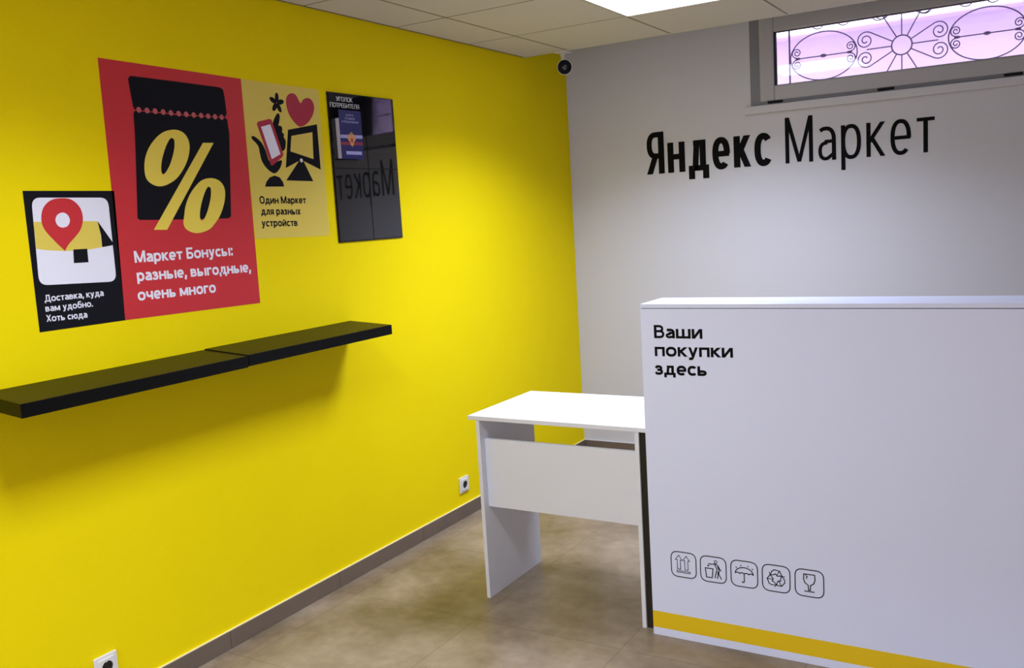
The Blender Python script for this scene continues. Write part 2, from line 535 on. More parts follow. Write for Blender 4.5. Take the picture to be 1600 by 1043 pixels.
def write(mb, surf, text, p0, p1, cap, w, h0, h1, mt, gap=0.068):
    """one line of lettering running from p0 to p1 along its base line"""
    a, b = Vector(p0), Vector(p1)
    L = (b - a).length / cap
    lo, hi = 0.3, 3.0
    for _ in range(40):
        mid = (lo + hi) / 2
        if layout(text, w, mid, gap * (0.5 + 0.5 * mid))[1] < L: lo = mid
        else: hi = mid
    gl, _ = layout(text, w, lo, gap * (0.5 + 0.5 * lo))
    e = (b - a).normalized(); f = Vector((0, 1))
    def T(p, x):
        v = a + e * ((p[0] + x) * cap) + f * (p[1] * cap)
        return (v.x, v.y)
    i = 0
    for x, S in gl:
        for pts, t, closed, clip in S:
            i += 1
            top = h1 + (i % 5) * 0.00003
            if clip:
                Ls, Rs = ribbon(pts, t, False)
                poly = clip_band(Ls + Rs[::-1], *clip)
                if len(poly) > 2:
                    plate(mb, surf, [T(p, x) for p in poly], h0, top, mt)
            else:
                stroke(mb, surf, [T(p, x) for p in pts], t * cap, closed, h0, top, mt)

# ------------------------------------------------------------------ measured outlines on the yellow wall (metres: along wall, height)
A = {'b_sheet':[[-3.5467,1.6795],[-3.2413,1.6772],[-3.2546,1.2592],[-3.5488,1.2603]],
'b_panel':[[-3.5227,1.6593],[-3.267,1.6558],[-3.2702,1.3875],[-3.5322,1.3996]],
'b_band':[[-3.5258,1.5876],[-3.4641,1.5872],[-3.3959,1.5858],[-3.3415,1.5838],[-3.3127,1.5818],[-3.3087,1.5434],[-3.3075,1.5004],[-3.3531,1.4956],[-3.3971,1.4948],[-3.4396,1.4965],[-3.4908,1.5017],[-3.5273,1.5083],[-3.5264,1.5489]],
'b_fold':[[-3.3137,1.5829],[-3.2707,1.5171],[-3.2642,1.505],[-3.3075,1.5004],[-3.3071,1.5383]],
'b_square':[[-3.4084,1.499],[-3.3611,1.4986],[-3.3622,1.4562],[-3.4118,1.4574]],
'b_pin':[[-3.4248,1.6565],[-3.3928,1.6502],[-3.3689,1.6262],[-3.3635,1.593],[-3.3748,1.5613],[-3.3968,1.5377],[-3.421,1.5169],[-3.4364,1.4968],[-3.4508,1.5113],[-3.4711,1.5342],[-3.4909,1.5591],[-3.4996,1.5809],[-3.4982,1.607],[-3.4862,1.6327],[-3.4608,1.6513]],
'b_hole':[[-3.4295,1.6131],[-3.4146,1.6059],[-3.4083,1.5891],[-3.4168,1.5729],[-3.4345,1.5673],[-3.4503,1.5742],[-3.4558,1.5913],[-3.447,1.6069]],
'b_text':[[[-3.5213,1.349],[-3.322,1.3463]],[[-3.5222,1.3192],[-3.3638,1.3168]],[[-3.5231,1.2888],[-3.3876,1.2848]]],
'r_sheet':[[-3.2453,2.0936],[-2.6534,2.0841],[-2.6626,1.2496],[-3.2546,1.2592]],
'r_top':[[-3.1427,2.0382],[-3.1329,2.0485],[-2.9521,2.0469],[-2.7598,2.0439],[-2.7446,2.0379],[-2.7403,2.009],[-2.7378,1.9528],[-2.7448,1.9425],[-2.7493,1.9386],[-2.9519,1.937],[-3.1294,1.9404],[-3.1347,1.9499],[-3.1387,1.9893]],
'r_low':[[-3.1299,1.937],[-2.9524,1.9335],[-2.7472,1.9362],[-2.7382,1.9306],[-2.735,1.8802],[-2.7652,1.5811],[-2.7776,1.574],[-2.9767,1.577],[-3.1566,1.5808],[-3.1651,1.5867],[-3.1504,1.7393],[-3.1396,1.8622],[-3.1363,1.9277]],
'r_dots':[[-3.1142,1.9408],[-3.0821,1.9407],[-3.0502,1.9405],[-3.0177,1.9398],[-2.9861,1.9389],[-2.9539,1.9386],[-2.9218,1.9383],[-2.8892,1.938],[-2.8567,1.9382],[-2.8253,1.9377],[-2.794,1.9377],[-2.7639,1.9377]],
'r_dotr':0.009499999999999953,
'r_o1':[[-2.9805,1.8832],[-2.9419,1.8739],[-2.9228,1.8453],[-2.9263,1.8068],[-2.9491,1.762],[-2.9912,1.7176],[-3.0406,1.6942],[-3.079,1.6926],[-3.1107,1.7114],[-3.1177,1.7453],[-3.1071,1.7906],[-3.0778,1.8339],[-3.0317,1.8699]],
'r_s1':[[-2.9928,1.8543],[-2.9839,1.846],[-2.9895,1.8138],[-3.0095,1.7698],[-3.031,1.7405],[-3.0463,1.7312],[-3.0513,1.7461],[-3.0433,1.7807],[-3.024,1.8214],[-3.005,1.848]],
'r_bar':[[-2.8614,1.8428],[-2.8131,1.8446],[-3.0532,1.5441],[-3.1064,1.5464]],
'r_o2':[[-2.841,1.7194],[-2.8029,1.7091],[-2.7833,1.6812],[-2.7888,1.6379],[-2.8144,1.5888],[-2.8464,1.5559],[-2.8755,1.5364],[-2.9267,1.5268],[-2.9667,1.5384],[-2.9816,1.5604],[-2.9746,1.5935],[-2.9627,1.6289],[-2.9351,1.6702],[-2.8886,1.7089]],
'r_s2':[[-2.8543,1.6889],[-2.8463,1.6785],[-2.8529,1.645],[-2.8716,1.6027],[-2.8905,1.5759],[-2.9042,1.5709],[-2.9084,1.5855],[-2.9003,1.6186],[-2.8822,1.6576],[-2.8651,1.6829]],
'r_text':[[[-3.1941,1.4418],[-2.7734,1.4382]],[[-3.1926,1.3809],[-2.6942,1.3708]],[[-3.1975,1.317],[-2.8697,1.3115]]],
'y_sheet':[[-2.652,2.0831],[-2.2377,2.0797],[-2.243,1.4846],[-2.656,1.4927]],
'y_petals':[[-2.4772,2.0318],[-2.4572,2.0144],[-2.4671,1.9853],[-2.4968,1.9877],[-2.5032,2.0198],[-2.4801,2.009]],
'y_heart':[[-2.3635,1.924],[-2.398,1.9448],[-2.4216,1.9755],[-2.4295,2.0133],[-2.4208,2.0394],[-2.3982,2.052],[-2.3737,2.0495],[-2.3576,2.0295],[-2.3479,2.0172],[-2.3309,2.0328],[-2.3032,2.0414],[-2.2785,2.0308],[-2.2714,2.0029],[-2.2861,1.9709],[-2.3188,1.9407]],
'y_phone':[[-2.5847,1.9325],[-2.5275,1.9457],[-2.5165,1.9432],[-2.4693,1.8135],[-2.4761,1.8025],[-2.5326,1.769],[-2.5412,1.7695],[-2.5442,1.7801],[-2.5932,1.9185],[-2.593,1.9271]],
'y_screen':[[-2.5745,1.9133],[-2.5257,1.9252],[-2.4854,1.8131],[-2.5339,1.7929]],
'y_leafl':[[-2.6273,1.8739],[-2.617,1.8768],[-2.5972,1.8678],[-2.578,1.8524],[-2.5625,1.8267],[-2.5403,1.7771],[-2.4829,1.7908],[-2.4919,1.762],[-2.5186,1.7406],[-2.5403,1.7423],[-2.5683,1.7609],[-2.5865,1.7856],[-2.5932,1.8134],[-2.5968,1.8381],[-2.61,1.8531],[-2.6252,1.8648]],
'y_leafr':[[-2.4797,1.9699],[-2.4701,1.9617],[-2.4759,1.9373],[-2.4821,1.9231],[-2.4681,1.9219],[-2.4622,1.9114],[-2.4657,1.8985],[-2.4559,1.8906],[-2.4591,1.8797],[-2.4501,1.8653],[-2.4552,1.8395],[-2.4677,1.8264],[-2.4807,1.8292],[-2.499,1.8603],[-2.5092,1.904],[-2.5113,1.9291],[-2.4957,1.9551]],
'y_dome':[[-2.5819,1.688],[-2.5727,1.7063],[-2.5532,1.7233],[-2.5261,1.7304],[-2.5004,1.7236],[-2.4856,1.7063],[-2.4807,1.6883]],
'y_mon':[[-2.4319,1.909],[-2.2638,1.9391],[-2.2641,1.7564],[-2.3616,1.7901],[-2.3901,1.7876],[-2.4625,1.7604]],
'y_scr':[[-2.4165,1.8859],[-2.2942,1.9064],[-2.3011,1.7979],[-2.4297,1.8255]],
'y_stand':[[-2.3852,1.7896],[-2.3616,1.7901],[-2.3143,1.7091],[-2.4659,1.7121]],
'y_dot':[-2.3728,1.7912],
'y_text':[[[-2.6174,1.6239],[-2.3659,1.6204]],[[-2.6151,1.5818],[-2.4027,1.5769]],[[-2.6174,1.5373],[-2.4252,1.5321]]],
'k_text':[[[-2.1436,2.0411],[-2.039,2.0422]],[[-2.184,2.0174],[-1.9984,2.0142]]],
'k_book':[[-2.1661,2.0007],[-2.0127,2.0041],[-2.0302,1.7995],[-2.1589,1.8001]],
'k_band':[[-2.1624,1.9],[-2.0279,1.9025],[-2.029,1.8604],[-2.1627,1.8574]],
'k_crest':[-2.0956,1.8814],
'k_plate':[[-2.1408,1.8325],[-2.0408,1.833],[-2.0435,1.811],[-2.1414,1.8113]],
'k_btext':[[[-2.1156,1.986],[-2.0737,1.9869]],[[-2.1263,1.9722],[-2.065,1.9735]],[[-2.153,1.9592],[-2.039,1.9617]]]}

# ------------------------------------------------------------------ the setting
RX, RY, H, TOP = 5.2, -7.6, 2.4011, 3.0
WX0, WX1, WZ0, WZ1 = 1.135, 2.69, 2.04, 2.52      # window opening
struct(MB().box(-0.2, RX + .2, RY - .2, 0.3, -0.15, 0, 'floor').build('floor'))
struct(MB().box(-0.2, 0, RY - .2, 0.3, 0, TOP, 'yellow_wall').build('wall_left'))
wb = MB()
wb.box(0, WX0, 0, 0.3, 0, TOP, 'white_wall').box(WX1, RX, 0, 0.3, 0, TOP, 'white_wall')
wb.box(WX0, WX1, 0, 0.3, 0, WZ0, 'white_wall').box(WX0, WX1, 0, 0.3, WZ1, TOP, 'white_wall')
struct(wb.build('wall_back'))
struct(MB().box(RX, RX + .2, RY - .2, 0.3, 0, TOP, 'white_wall').build('wall_right'))
struct(MB().box(0, RX, RY - .2, RY, 0, TOP, 'white_wall').build('wall_front'))
struct(MB().box(-0.2, RX + .2, RY - .2, 0.3, TOP, TOP + .15, 'concrete').build('ceiling_slab'))

# suspended ceiling: stops short of the window wall
GX = [0.0] + [0.284 + 0.595 * k for k in range(8)] + [RX]
GY = [-0.518] + [-1.09 - 0.6 * k for k in range(11)] + [RY]
GX = [g for g in GX if g < RX] + [RX]
GY = [g for g in GY if g > RY] + [RY]
LIGHTS = list(LED_LAMPS)
ct = MB()
for i in range(len(GX) - 1):
    for j in range(len(GY) - 1):
        if (i, j) in LIGHTS:
            continue
        ct.box(GX[i] + .006, GX[i + 1] - .006, GY[j + 1] + .006, GY[j] - .006, H, H + .012, 'tile_ceiling')
ceil = struct(ct.build('ceiling'))
cg = MB()
for g in GX[1:-1]:
    cg.box(g - .0075, g + .0075, RY, GY[0], H + .001, H + .03, 'grid')
for g in GY[1:-1]:
    cg.box(0, RX, g - .0075, g + .0075, H + .001, H + .03, 'grid')
cg.box(0, 0.012, RY, GY[0], H - .001, H + .02, 'grid')
cg.build('ceiling_grid', ceil)
MB().box(0, RX, GY[0], GY[0] + .003, H - .0015, H + .03, 'grid_edge').box(0, RX, GY[0] - .012, GY[0], H - .0015, H, 'tile_ceiling').build('edge_trim', ceil)

# skirting
sk = MB()
ys = [0.0, -0.573, -1.173, -1.773, -2.373, -2.973, -3.573, -4.173, -4.773, RY]
for a, b in zip(ys[:-1], ys[1:]):
    sk.box(0, 0.0114, b + .001, a - .001, 0, 0.0672, 'skirting', 0.0015)
sk.box(0, 0.009, RY, 0, 0, 0.066, 'grout')
sk.box(0, 0.008, RY, 0, 0.066, 0.0690, 'caulk')
struct(sk.build('baseboard_left'))
sk = MB()
xs = [0.0114, 0.6, 1.2, 1.8, 2.4, 3.0, 3.6, 4.2, 4.8, RX]
for a, b in zip(xs[:-1], xs[1:]):
    sk.box(a + .001, b - .001, -0.0114, 0, 0, 0.0672, 'skirting', 0.0015)
sk.box(0.0114, RX, -0.009, 0, 0, 0.066, 'grout')
sk.box(0.0114, RX, -0.008, 0, 0.066, 0.0700, 'white_lam')
struct(sk.build('baseboard_back'))

# ------------------------------------------------------------------ window
win = struct(bpy.data.objects.new('window_1', None)); COL.objects.link(win)
win.location = (WX0, 0, WZ0)
def ring(mb, x0, x1, z0, z1, t, y0, y1, mt, bev=0.004):
    mb.box(x0, x0 + t, y0, y1, z0, z1, mt, bev); mb.box(x1 - t, x1, y0, y1, z0, z1, mt, bev)
    mb.box(x0 + t - .002, x1 - t + .002, y0, y1, z0, z0 + t, mt, bev); mb.box(x0 + t - .002, x1 - t + .002, y0, y1, z1 - t, z1, mt, bev)
f = MB(); ring(f, WX0, WX1, WZ0, WZ1, 0.055, 0.0, 0.07, 'pvc_dark'); f.build('frame', win)
f = MB()
GXa, GXb, GZa, GZb = 1.276, 2.555, 2.137, 2.418
ring(f, 1.188, 2.64, 2.0575, 2.50, 0.081, -0.012, 0.05, 'pvc', 0.008)
sash = f.build('sash', win)
f = MB(); ring(f, 1.2685, 2.5625, 2.132, 2.425, 0.0075, -0.004, 0.03, 'rubber', 0.0); f.build('seal', sash)
MB().box(1.272, 2.559, 0.012, 0.016, 2.135, 2.421, 'glass').build('glass', sash)
for x in (1.27, 1.835, 2.41):
    MB().box(x - .04, x + .04, -0.014, 0.02, 2.046, 2.0565, 'rubber', 0.002).build('hinge', win)
MB().box(1.105, 2.72, -0.03, 0.0, 1.996, 2.0385, 'white_wall', 0.004).build('sill', win)

# outside the window: a light well, its far wall under the open sky
struct(MB().box(-1.5, 6.0, 1.3, 1.5, 1.0, 2.585, 'outside_wall').box(-1.5, 6, 1.14, 1.3, 2.573, 2.585, 'outside_wall').build('wall_outside'))
struct(MB().box(-1.5, 6.0, 0.3, 1.3, 1.7, 1.8, 'outside_wall').build('ground_outside'))

gr = thing('window_grille', 'wrought iron grille, tinted lilac for window bloom, with sun rays and scrolls outside the high window', 'grille', (1.884, 0.2, 1.99))
GYY = 0.2
def G(x, z): return (x, GYY, z)
SX, SZ = 1.884, 2.2896
t = MB(); t.tube([G(*p) for p in circle(SX, SZ, 0.05, n=28)], 0.0038, 'iron', 6, True); t.build('sun_ring', gr, True)
t = MB()
for k in range(12):
    a = 2 * PI * k / 12 + 0.0
    if k in (1, 5, 7, 11): continue
    r1 = 0.19 if k % 6 else 0.175
    if k in (3, 9): r1 = 0.26
    t.tube([G(SX + .05 * math.cos(a), SZ + .05 * math.sin(a)), G(SX + r1 * math.cos(a), SZ + r1 * math.sin(a))], 0.0032, 'iron', 6)
t.build('sun_rays', gr, True)
def scroll(x0, z0, x1, z1, r, side, cw):
    """bar from (x0,z0) to (x1,z1) that ends in a spiral"""
    p = [(x0, z0)]
    dx, dz = x1 - x0, z1 - z0; L = math.hypot(dx, dz); dx /= L; dz /= L
    nx, nz = -dz * cw, dx * cw
    cx, cz = x1 + nx * r, z1 + nz * r
    a0 = math.atan2(-nz, -nx)
    for k in range(34):
        u = k / 33
        rr = r * (1 - 0.82 * u)
        a = a0 + cw * u * 2 * PI * 1.75
        p.append((cx + rr * math.cos(a), cz + rr * math.sin(a)))
    return [G(*q) for q in p]
for sx in (-1, 1):
    for sz in (-1, 1):
        t = MB()
        t.tube(scroll(SX + sx * .044, SZ + sz * .024, SX + sx * .158, SZ + sz * .088, 0.046, 0, -sx * sz), 0.0032, 'iron', 6)
        t.build('scroll', gr, True)
        t = MB()
        t.tube(scroll(SX + sx * .07, SZ + sz * .16, SX + sx * .10, SZ + sz * .145, 0.036, 0, sx * sz), 0.003, 'iron', 6)
        t.build('scroll', gr, True)
for sx in (-1, 1):
    ox = SX + sx * 0.40
    t = MB(); t.tube([G(*p) for p in circle(ox, SZ, 0.177, 0.128, n=48)], 0.0034, 'iron', 6, True); t.build('oval', gr, True)
    t = MB(); t.tube([G(ox - .15, SZ), G(ox + .15, SZ)], 0.0032, 'iron', 6)
    t.lathe(G(ox - .018, SZ), (1, 0, 0), [(0.003, 0), (0.009, .010), (0.010, .018), (0.009, .026), (0.003, .036)], 'iron', 10)
    t.build('bar', gr, True)
    for ex in (-1, 1):
        for sz in (-1, 1):
            t = MB()
            t.tube(scroll(ox + ex * .125, SZ + sz * .003, ox + ex * .145, SZ + sz * .005, 0.027, 0, ex * sz), 0.003, 'iron', 6)
            t.build('scroll', gr, True)
for x in (1.302, 2.466):
    MB().box(x - .004, x + .004, GYY - .004, GYY + .004, 1.99, 2.54, 'iron').build('upright', gr)
t = MB()
t.box(1.302, 2.466, GYY - .004, GYY + .004, 1.99, 1.998, 'iron'); t.box(1.302, 2.466, GYY - .004, GYY + .004, 2.532, 2.54, 'iron')
t.build('rail', gr)
for x, sg in ((1.43, 1), (1.62, -1), (1.76, 1), (2.02, -1), (2.16, 1), (2.34, -1)):
    t = MB(); t.tube(scroll(x - sg * .05, 2.532, x, 2.45, 0.036, 0, sg), 0.003, 'iron', 6); t.build('scroll', gr, True)

# ------------------------------------------------------------------ ceiling lights
def ceiling_light(i, j, label):
    x0, x1, y1, y0 = GX[i], GX[i + 1], GY[j], GY[j + 1]
    th = thing('ceiling_light', label, 'ceiling light', ((x0 + x1) / 2, (y0 + y1) / 2, H), 'square ceiling lights')
    f = MB()
    for a, b, c, d in ((x0 + .006, x0 + .016, y0 + .006, y1 - .006), (x1 - .016, x1 - .006, y0 + .006, y1 - .006),
                       (x0 + .016, x1 - .016, y0 + .006, y0 + .016), (x0 + .016, x1 - .016, y1 - .016, y1 - .006)):
        f.box(a, b, c, d, H - .004, H + .03, 'plastic_white')
    f.build('light_frame', th)
    MB().box(x0 + .016, x1 - .016, y0 + .016, y1 - .016, H - .002, H + .004, 'led').build('diffuser', th)
    la = bpy.data.lights.new('lamp', 'AREA')
    la.shape = 'SQUARE'; la.size = 0.56; la.energy, la.color = LED_LAMPS[i, j]; la.spread = math.radians(LED_SPREAD)
    lo = bpy.data.objects.new('lamp', la); COL.objects.link(lo)
    lo.parent = th; lo.location = (0, 0, -0.006)
NM = {(2, 1): 'lit square ceiling panel before the window, at the top edge of the photo',
      (2, 5): 'lit square panel in the ceiling in mid room nearer the yellow wall',
      (2, 10): 'unseen square panel added as fill light at the rear nearer the yellow wall',
      (5, 10): 'unseen square panel added as fill light at the rear nearer the right wall'}
for ij in LIGHTS:
    ceiling_light(*ij, NM[ij])

# ------------------------------------------------------------------ posters
e = 0.0008
def sheet(parent, q, mt, name='sheet'):
    mb = MB(); plate(mb, LEFT, q, 0.0002, e, mt); return mb.build(name, parent)
def shape(parent, name, pts, lvl, mt, hole=None, label=None):
    mb = MB(); plate(mb, LEFT, pts, e * .9, e + lvl * .0003, mt, hole); o = mb.build(name, parent)
    if label: o['label'] = label
    return o
GP = 'posters on the yellow wall'
b = thing('poster', 'small black poster with a red map pin, lowest on the wall', 'poster', (0, A['b_sheet'][3][0], A['b_sheet'][3][1]), GP)
sheet(b, A['b_sheet'], 'print_black')
shape(b, 'map_tile', round_quad(A['b_panel'], 0.028), 1, 'print_white')
shape(b, 'band', A['b_band'], 2, 'print_mustard')
shape(b, 'fold', A['b_fold'], 3, 'print_black')
shape(b, 'box_mark', A['b_square'], 3, 'print_black')
pin = smooth_loop(A['b_pin'][:7] + [A['b_pin'][7]] * 3 + A['b_pin'][8:], 4)
mp_ = shape(b, 'map_pin', pin, 4, 'print_red')
shape(mp_, 'map_pin_hole', smooth_loop(A['b_hole'], 3), 5, 'print_white')
mb = MB()
for tx, (p0, p1) in zip(('Доставка, куда', 'вам удобно.', 'Хоть сюда'), A['b_text']):
    mb = MB(); write(mb, LEFT, tx, p0, p1, 0.0205, 0.185, e * .9, e + .0003, 'print_white')
    mb.build('text_line', b)

r = thing('poster', 'large red poster with a yellow percent sign on a black ticket', 'poster', (0, A['r_sheet'][3][0], A['r_sheet'][3][1]), GP)
sheet(r, A['r_sheet'], 'print_red')
tk = MB()
plate(tk, LEFT, A['r_top'], e * .9, e + .0003, 'print_black'); plate(tk, LEFT, A['r_low'], e * .9, e + .0003, 'print_black')
tk.build('ticket', r)
mb = MB()
for c in A['r_dots']:
    plate(mb, LEFT, circle(c[0], c[1], A['r_dotr'], n=14), e * .9, e + .0006, 'print_dot')
mb.build('tear_line', r)
mb = MB()
plate(mb, LEFT, smooth_loop(A['r_o1'], 4), e * .9, e + .0009, 'print_gold', smooth_loop(A['r_s1'], 4))
plate(mb, LEFT, A['r_bar'], e * .9, e + .00093, 'print_gold')
plate(mb, LEFT, smooth_loop(A['r_o2'], 4), e * .9, e + .00096, 'print_gold', smooth_loop(A['r_s2'], 4))
mb.build('percent_sign', r)
mb = MB()
for tx, (p0, p1) in zip(('Маркет Бонусы:', 'разные, выгодные,', 'очень много'), A['r_text']):
    mb = MB(); write(mb, LEFT, tx, p0, p1, 0.039, 0.205, e * .9, e + .0003, 'print_white')
    mb.build('text_line', r)

y = thing('poster', 'pale yellow poster with a crimson heart, phone and monitor, beside the black board', 'poster', (0, A['y_sheet'][3][0], A['y_sheet'][3][1]), GP)
sheet(y, A['y_sheet'], 'print_mustard')
mb = MB()
pc = A['y_petals'][5]
for p in A['y_petals'][:5]:
    mx, mz = p; dx, dz = mx - pc[0], mz - pc[1]; L = math.hypot(dx, dz); dx /= L; dz /= L
    pet = [(pc[0] + dx * (.0205 + .0192 * math.cos(t)) - dz * .0100 * math.sin(t), pc[1] + dz * (.0205 + .0192 * math.cos(t)) + dx * .0100 * math.sin(t)) for t in [2 * PI * k / 16 for k in range(16)]]
    plate(mb, LEFT, pet, e * .9, e + .0003 + .00002 * len(mb.v) / 32, 'print_black')
mb.build('flower', y)
shape(y, 'heart', smooth_loop(A['y_heart'], 3), 1, 'print_crimson')
shape(y, 'leaf', smooth_loop(A['y_leafl'], 3), 1, 'print_black')
shape(y, 'leaf', smooth_loop(A['y_leafr'], 3), 1.2, 'print_black')
ph = shape(y, 'phone', A['y_phone'], 2, 'print_crimson')
shape(ph, 'phone_screen', A['y_screen'], 3, 'print_white')
shape(y, 'vase_foot', A['y_dome'], 1, 'print_black')
mo = shape(y, 'monitor', A['y_mon'], 2, 'print_black', A['y_scr'])
shape(mo, 'monitor_stand', A['y_stand'], 3, 'print_black')
dd = A['y_dot']
shape(mo, 'monitor_hinge', circle(dd[0], dd[1], 0.008, n=14), 4, 'print_white')
mb = MB()
for tx, (p0, p1) in zip(('Один Маркет', 'для разных', 'устройств'), A['y_text']):
    mb = MB(); write(mb, LEFT, tx, p0, p1, 0.0285, 0.21, e * .9, e + .0003, 'print_black')
    mb.build('text_line', y)

# ------------------------------------------------------------------ black notice board with four pockets, and the book in one
BY0, BY1, BZ0, BZ1 = -2.192, -1.755, 1.452, 2.076
nb = thing('notice_board', 'glossy black acrylic board of four pockets, right of the posters', 'notice board', (0, BY0, BZ0))
MB().box(0.0005, 0.006, BY0, BY1, BZ0, BZ1, 'acrylic_back').build('back_panel', nb)
ym, zm = -1.968, 1.7625
for a, c, z0, z1 in ((BY0 + .004, ym - .002, zm + .002, BZ1 - .004), (ym + .002, BY1 - .004, zm + .002, BZ1 - .004),
                     (BY0 + .004, ym - .002, BZ0 + .006, zm - .002), (ym + .002, BY1 - .004, BZ0 + .006, zm - .002)):
    pm = MB(); n = 12
    bow = lambda y_: 0.0085 + 0.0021 * (1 - ((y_ - (BY0 + BY1) / 2) / ((BY1 - BY0) / 2)) ** 2)   # the thin plastic bulges
    yy = [a + (c - a) * k / n for k in range(n + 1)]
    vs = [(bow(q), q, z0) for q in yy] + [(bow(q), q, z1) for q in yy] + [(0.006, q, z0) for q in yy] + [(0.006, q, z1) for q in yy]
    m_ = n + 1
    fs = [(k, k + 1, m_ + k + 1, m_ + k) for k in range(n)] + [(m_ + k, m_ + k + 1, 3 * m_ + k + 1, 3 * m_ + k) for k in range(n)]
    fs += [(2 * m_ + k, 2 * m_ + k + 1, k + 1, k) for k in range(n)] + [(2 * m_ + k + 1, 2 * m_ + k, 3 * m_ + k, 3 * m_ + k + 1) for k in range(n)]
    fs += [(0, m_, 3 * m_, 2 * m_), (n, 2 * m_ + n, 3 * m_ + n, m_ + n)]
    pm.add(vs, fs, 'acrylic')
    pm.build('pocket', nb, True)
mb = MB()
P8 = Surf((0.0090, 0, 0), (0, 1, 0), (0, 0, 1), (1, 0, 0))
mb = MB(); write(mb, P8, 'УГОЛОК', (-2.143, 2.0405), (-2.040, 2.0415), 0.0185, 0.13, 0, .0020, 'board_text'); mb.build('text_line', nb)
mb = MB(); write(mb, P8, 'ПОТРЕБИТЕЛЯ', (-2.184, 2.0145), (-2.000, 2.0155), 0.0185, 0.13, 0, .0020, 'board_text'); mb.build('text_line', nb)
bk = thing('book', 'thin blue paperback with a gold crest in the upper left pocket of the black board', 'book', (0.0104, -2.16, 1.80))
KY0, KY1, KZ0, KZ1 = -2.158, -2.016, 1.800, 2.003
MB().box(0.0107, 0.028, KY0 - .003, KY1 - .004, KZ0 + .003, KZ1 - .035, 'book_pages').build('pages', bk)
mb = MB(); mb.box(0.028, 0.0295, KY0, KY1, KZ0, KZ1, 'book_blue'); cv = mb.build('cover', bk)
K = Surf((0.0295, 0, 0), (0, 1, 0), (0, 0, 1), (1, 0, 0))
kw = KY1 - KY0
mb = MB()
plate(mb, K, [(KY0, 1.900), (KY1, 1.902), (KY1, 1.888), (KY0, 1.886)], 0, .0002, 'book_lilac')
plate(mb, K, [(KY0, 1.8705), (KY1, 1.8725), (KY1, 1.860), (KY0, 1.858)], 0, .0002, 'book_red')
mb.build('cover_band', cv)
mb = MB()
cx, cz = KY0 + kw * .5, 1.880
body = [(0, .026), (.006, .020), (.004, .012), (.020, .022), (.027, .012), (.024, .0), (.016, -.006), (.010, -.010), (.012, -.020), (.005, -.022), (0, -.030)]
plate(mb, K, [(cx + a, cz + b_) for a, b_ in body] + [(cx - a, cz + b_) for a, b_ in body[::-1][1:-1]], 0, .0005, 'gold')
plate(mb, K, [(cx - .006, cz + .006), (cx + .006, cz + .006), (cx + .006, cz - .006), (cx, cz - .011), (cx - .006, cz - .006)], 0, .0008, 'book_red')
for sg in (-1, 1):
    plate(mb, K, circle(cx + sg * .009, cz + .022, .005, n=10), 0, .0007, 'gold')
plate(mb, K, [(cx - .005, cz + .027), (cx + .005, cz + .027), (cx + .004, cz + .034), (cx, cz + .030), (cx - .004, cz + .034)], 0, .0007, 'gold')
mb.build('crest', cv)
mb = MB()
for tx, p0, p1, ch in (('КНИГА', (KY0 + .045, 1.979), (KY1 - .050, 1.979), .0075), ('ОТЗЫВОВ', (KY0 + .037, 1.965), (KY1 - .042, 1.965), .0075),
                       ('И ПРЕДЛОЖЕНИЙ', (KY0 + .015, 1.951), (KY1 - .020, 1.951), .0075)):
    mb = MB(); write(mb, K, tx, p0, p1, ch, 0.16, 0, .0003, 'book_lilac')
    mb.build('text_line', cv)
MB().add([K(u, v, h) for h in (0, .0004) for u, v in ((KY0 + .03, 1.819), (KY1 - .012, 1.819), (KY1 - .012, 1.833), (KY0 + .03, 1.833))],
         [(0, 1, 2, 3), (4, 5, 6, 7), (0, 1, 5, 4), (1, 2, 6, 5), (2, 3, 7, 6), (3, 0, 4, 7)], 'book_lilac').build('label_plate', cv)

# ------------------------------------------------------------------ floating shelves (they droop a little towards the room)
def shelf(y0b, y0f, y1b, y1f, dz, label):
    th = thing('wall_shelf', label, 'shelf', (0, (y0b + y1b) / 2, 1.07), 'black floating shelves')
    D = 0.2092; zb, zf, t = 1.1157 + dz, 1.0975 + dz, 0.040
    c = [(0.0005, y0b, zb - t), (D, y0f, zf - t), (D, y1f, zf - t), (0.0005, y1b, zb - t),
         (0.0005, y0b, zb), (D, y0f, zf), (D, y1f, zf), (0.0005, y1b, zb)]
    mb = MB(); mb.hexa(c, 'shelf_black')
    o = mb.build('shelf_board', th)
    bv = o.modifiers.new('bevel', 'BEVEL'); bv.width = 0.0015; bv.segments = 2
shelf(-3.752, -3.757, -2.951, -2.942, -0.002, 'long black floating shelf, left of the joint, nearer the camera')
shelf(-2.948, -2.939, -2.160, -2.140, 0.001, 'long black floating shelf, right of the joint, below the black board')

# ------------------------------------------------------------------ power sockets
def socket(yc, zc, label):
    th = thing('power_socket', label, 'power socket', (0, yc, zc - .0405), 'white wall sockets')
    MB().box(0.0003, 0.009, yc - .0405, yc + .0405, zc - .0405, zc + .0405, 'plastic_white', 0.003).build('frame', th)
    mb = MB()
    sq = round_quad([(yc - .029, zc - .029), (yc + .029, zc - .029), (yc + .029, zc + .029), (yc - .029, zc + .029)], .006)
    plate(mb, LEFT, sq, 0.008, 0.0135, 'plastic_white', circle(yc, zc, .0205, n=28))
    ins = mb.build('insert', th)
    mb = MB(); mb.lathe((0.0092, yc, zc), (1, 0, 0), [(0.0203, 0), (0.0203, 0.0006)], 'socket_hole', 24); mb.build('well', ins)
    mb = MB()
    for s in (-1, 1):
        mb = MB(); mb.lathe((0.0097, yc + s * .0095, zc), (1, 0, 0), [(0.0034, 0), (0.0034, .0008)], 'rubber', 12)
        mb.build('pin_hole', ins)
    for s in (-1, 1):
        mb = MB(); mb.box(0.0097, 0.0125, yc - .003, yc + .003, zc + s * .0175 - .002, zc + s * .0175 + .002, 'metal')
        mb.build('earth_contact', ins)
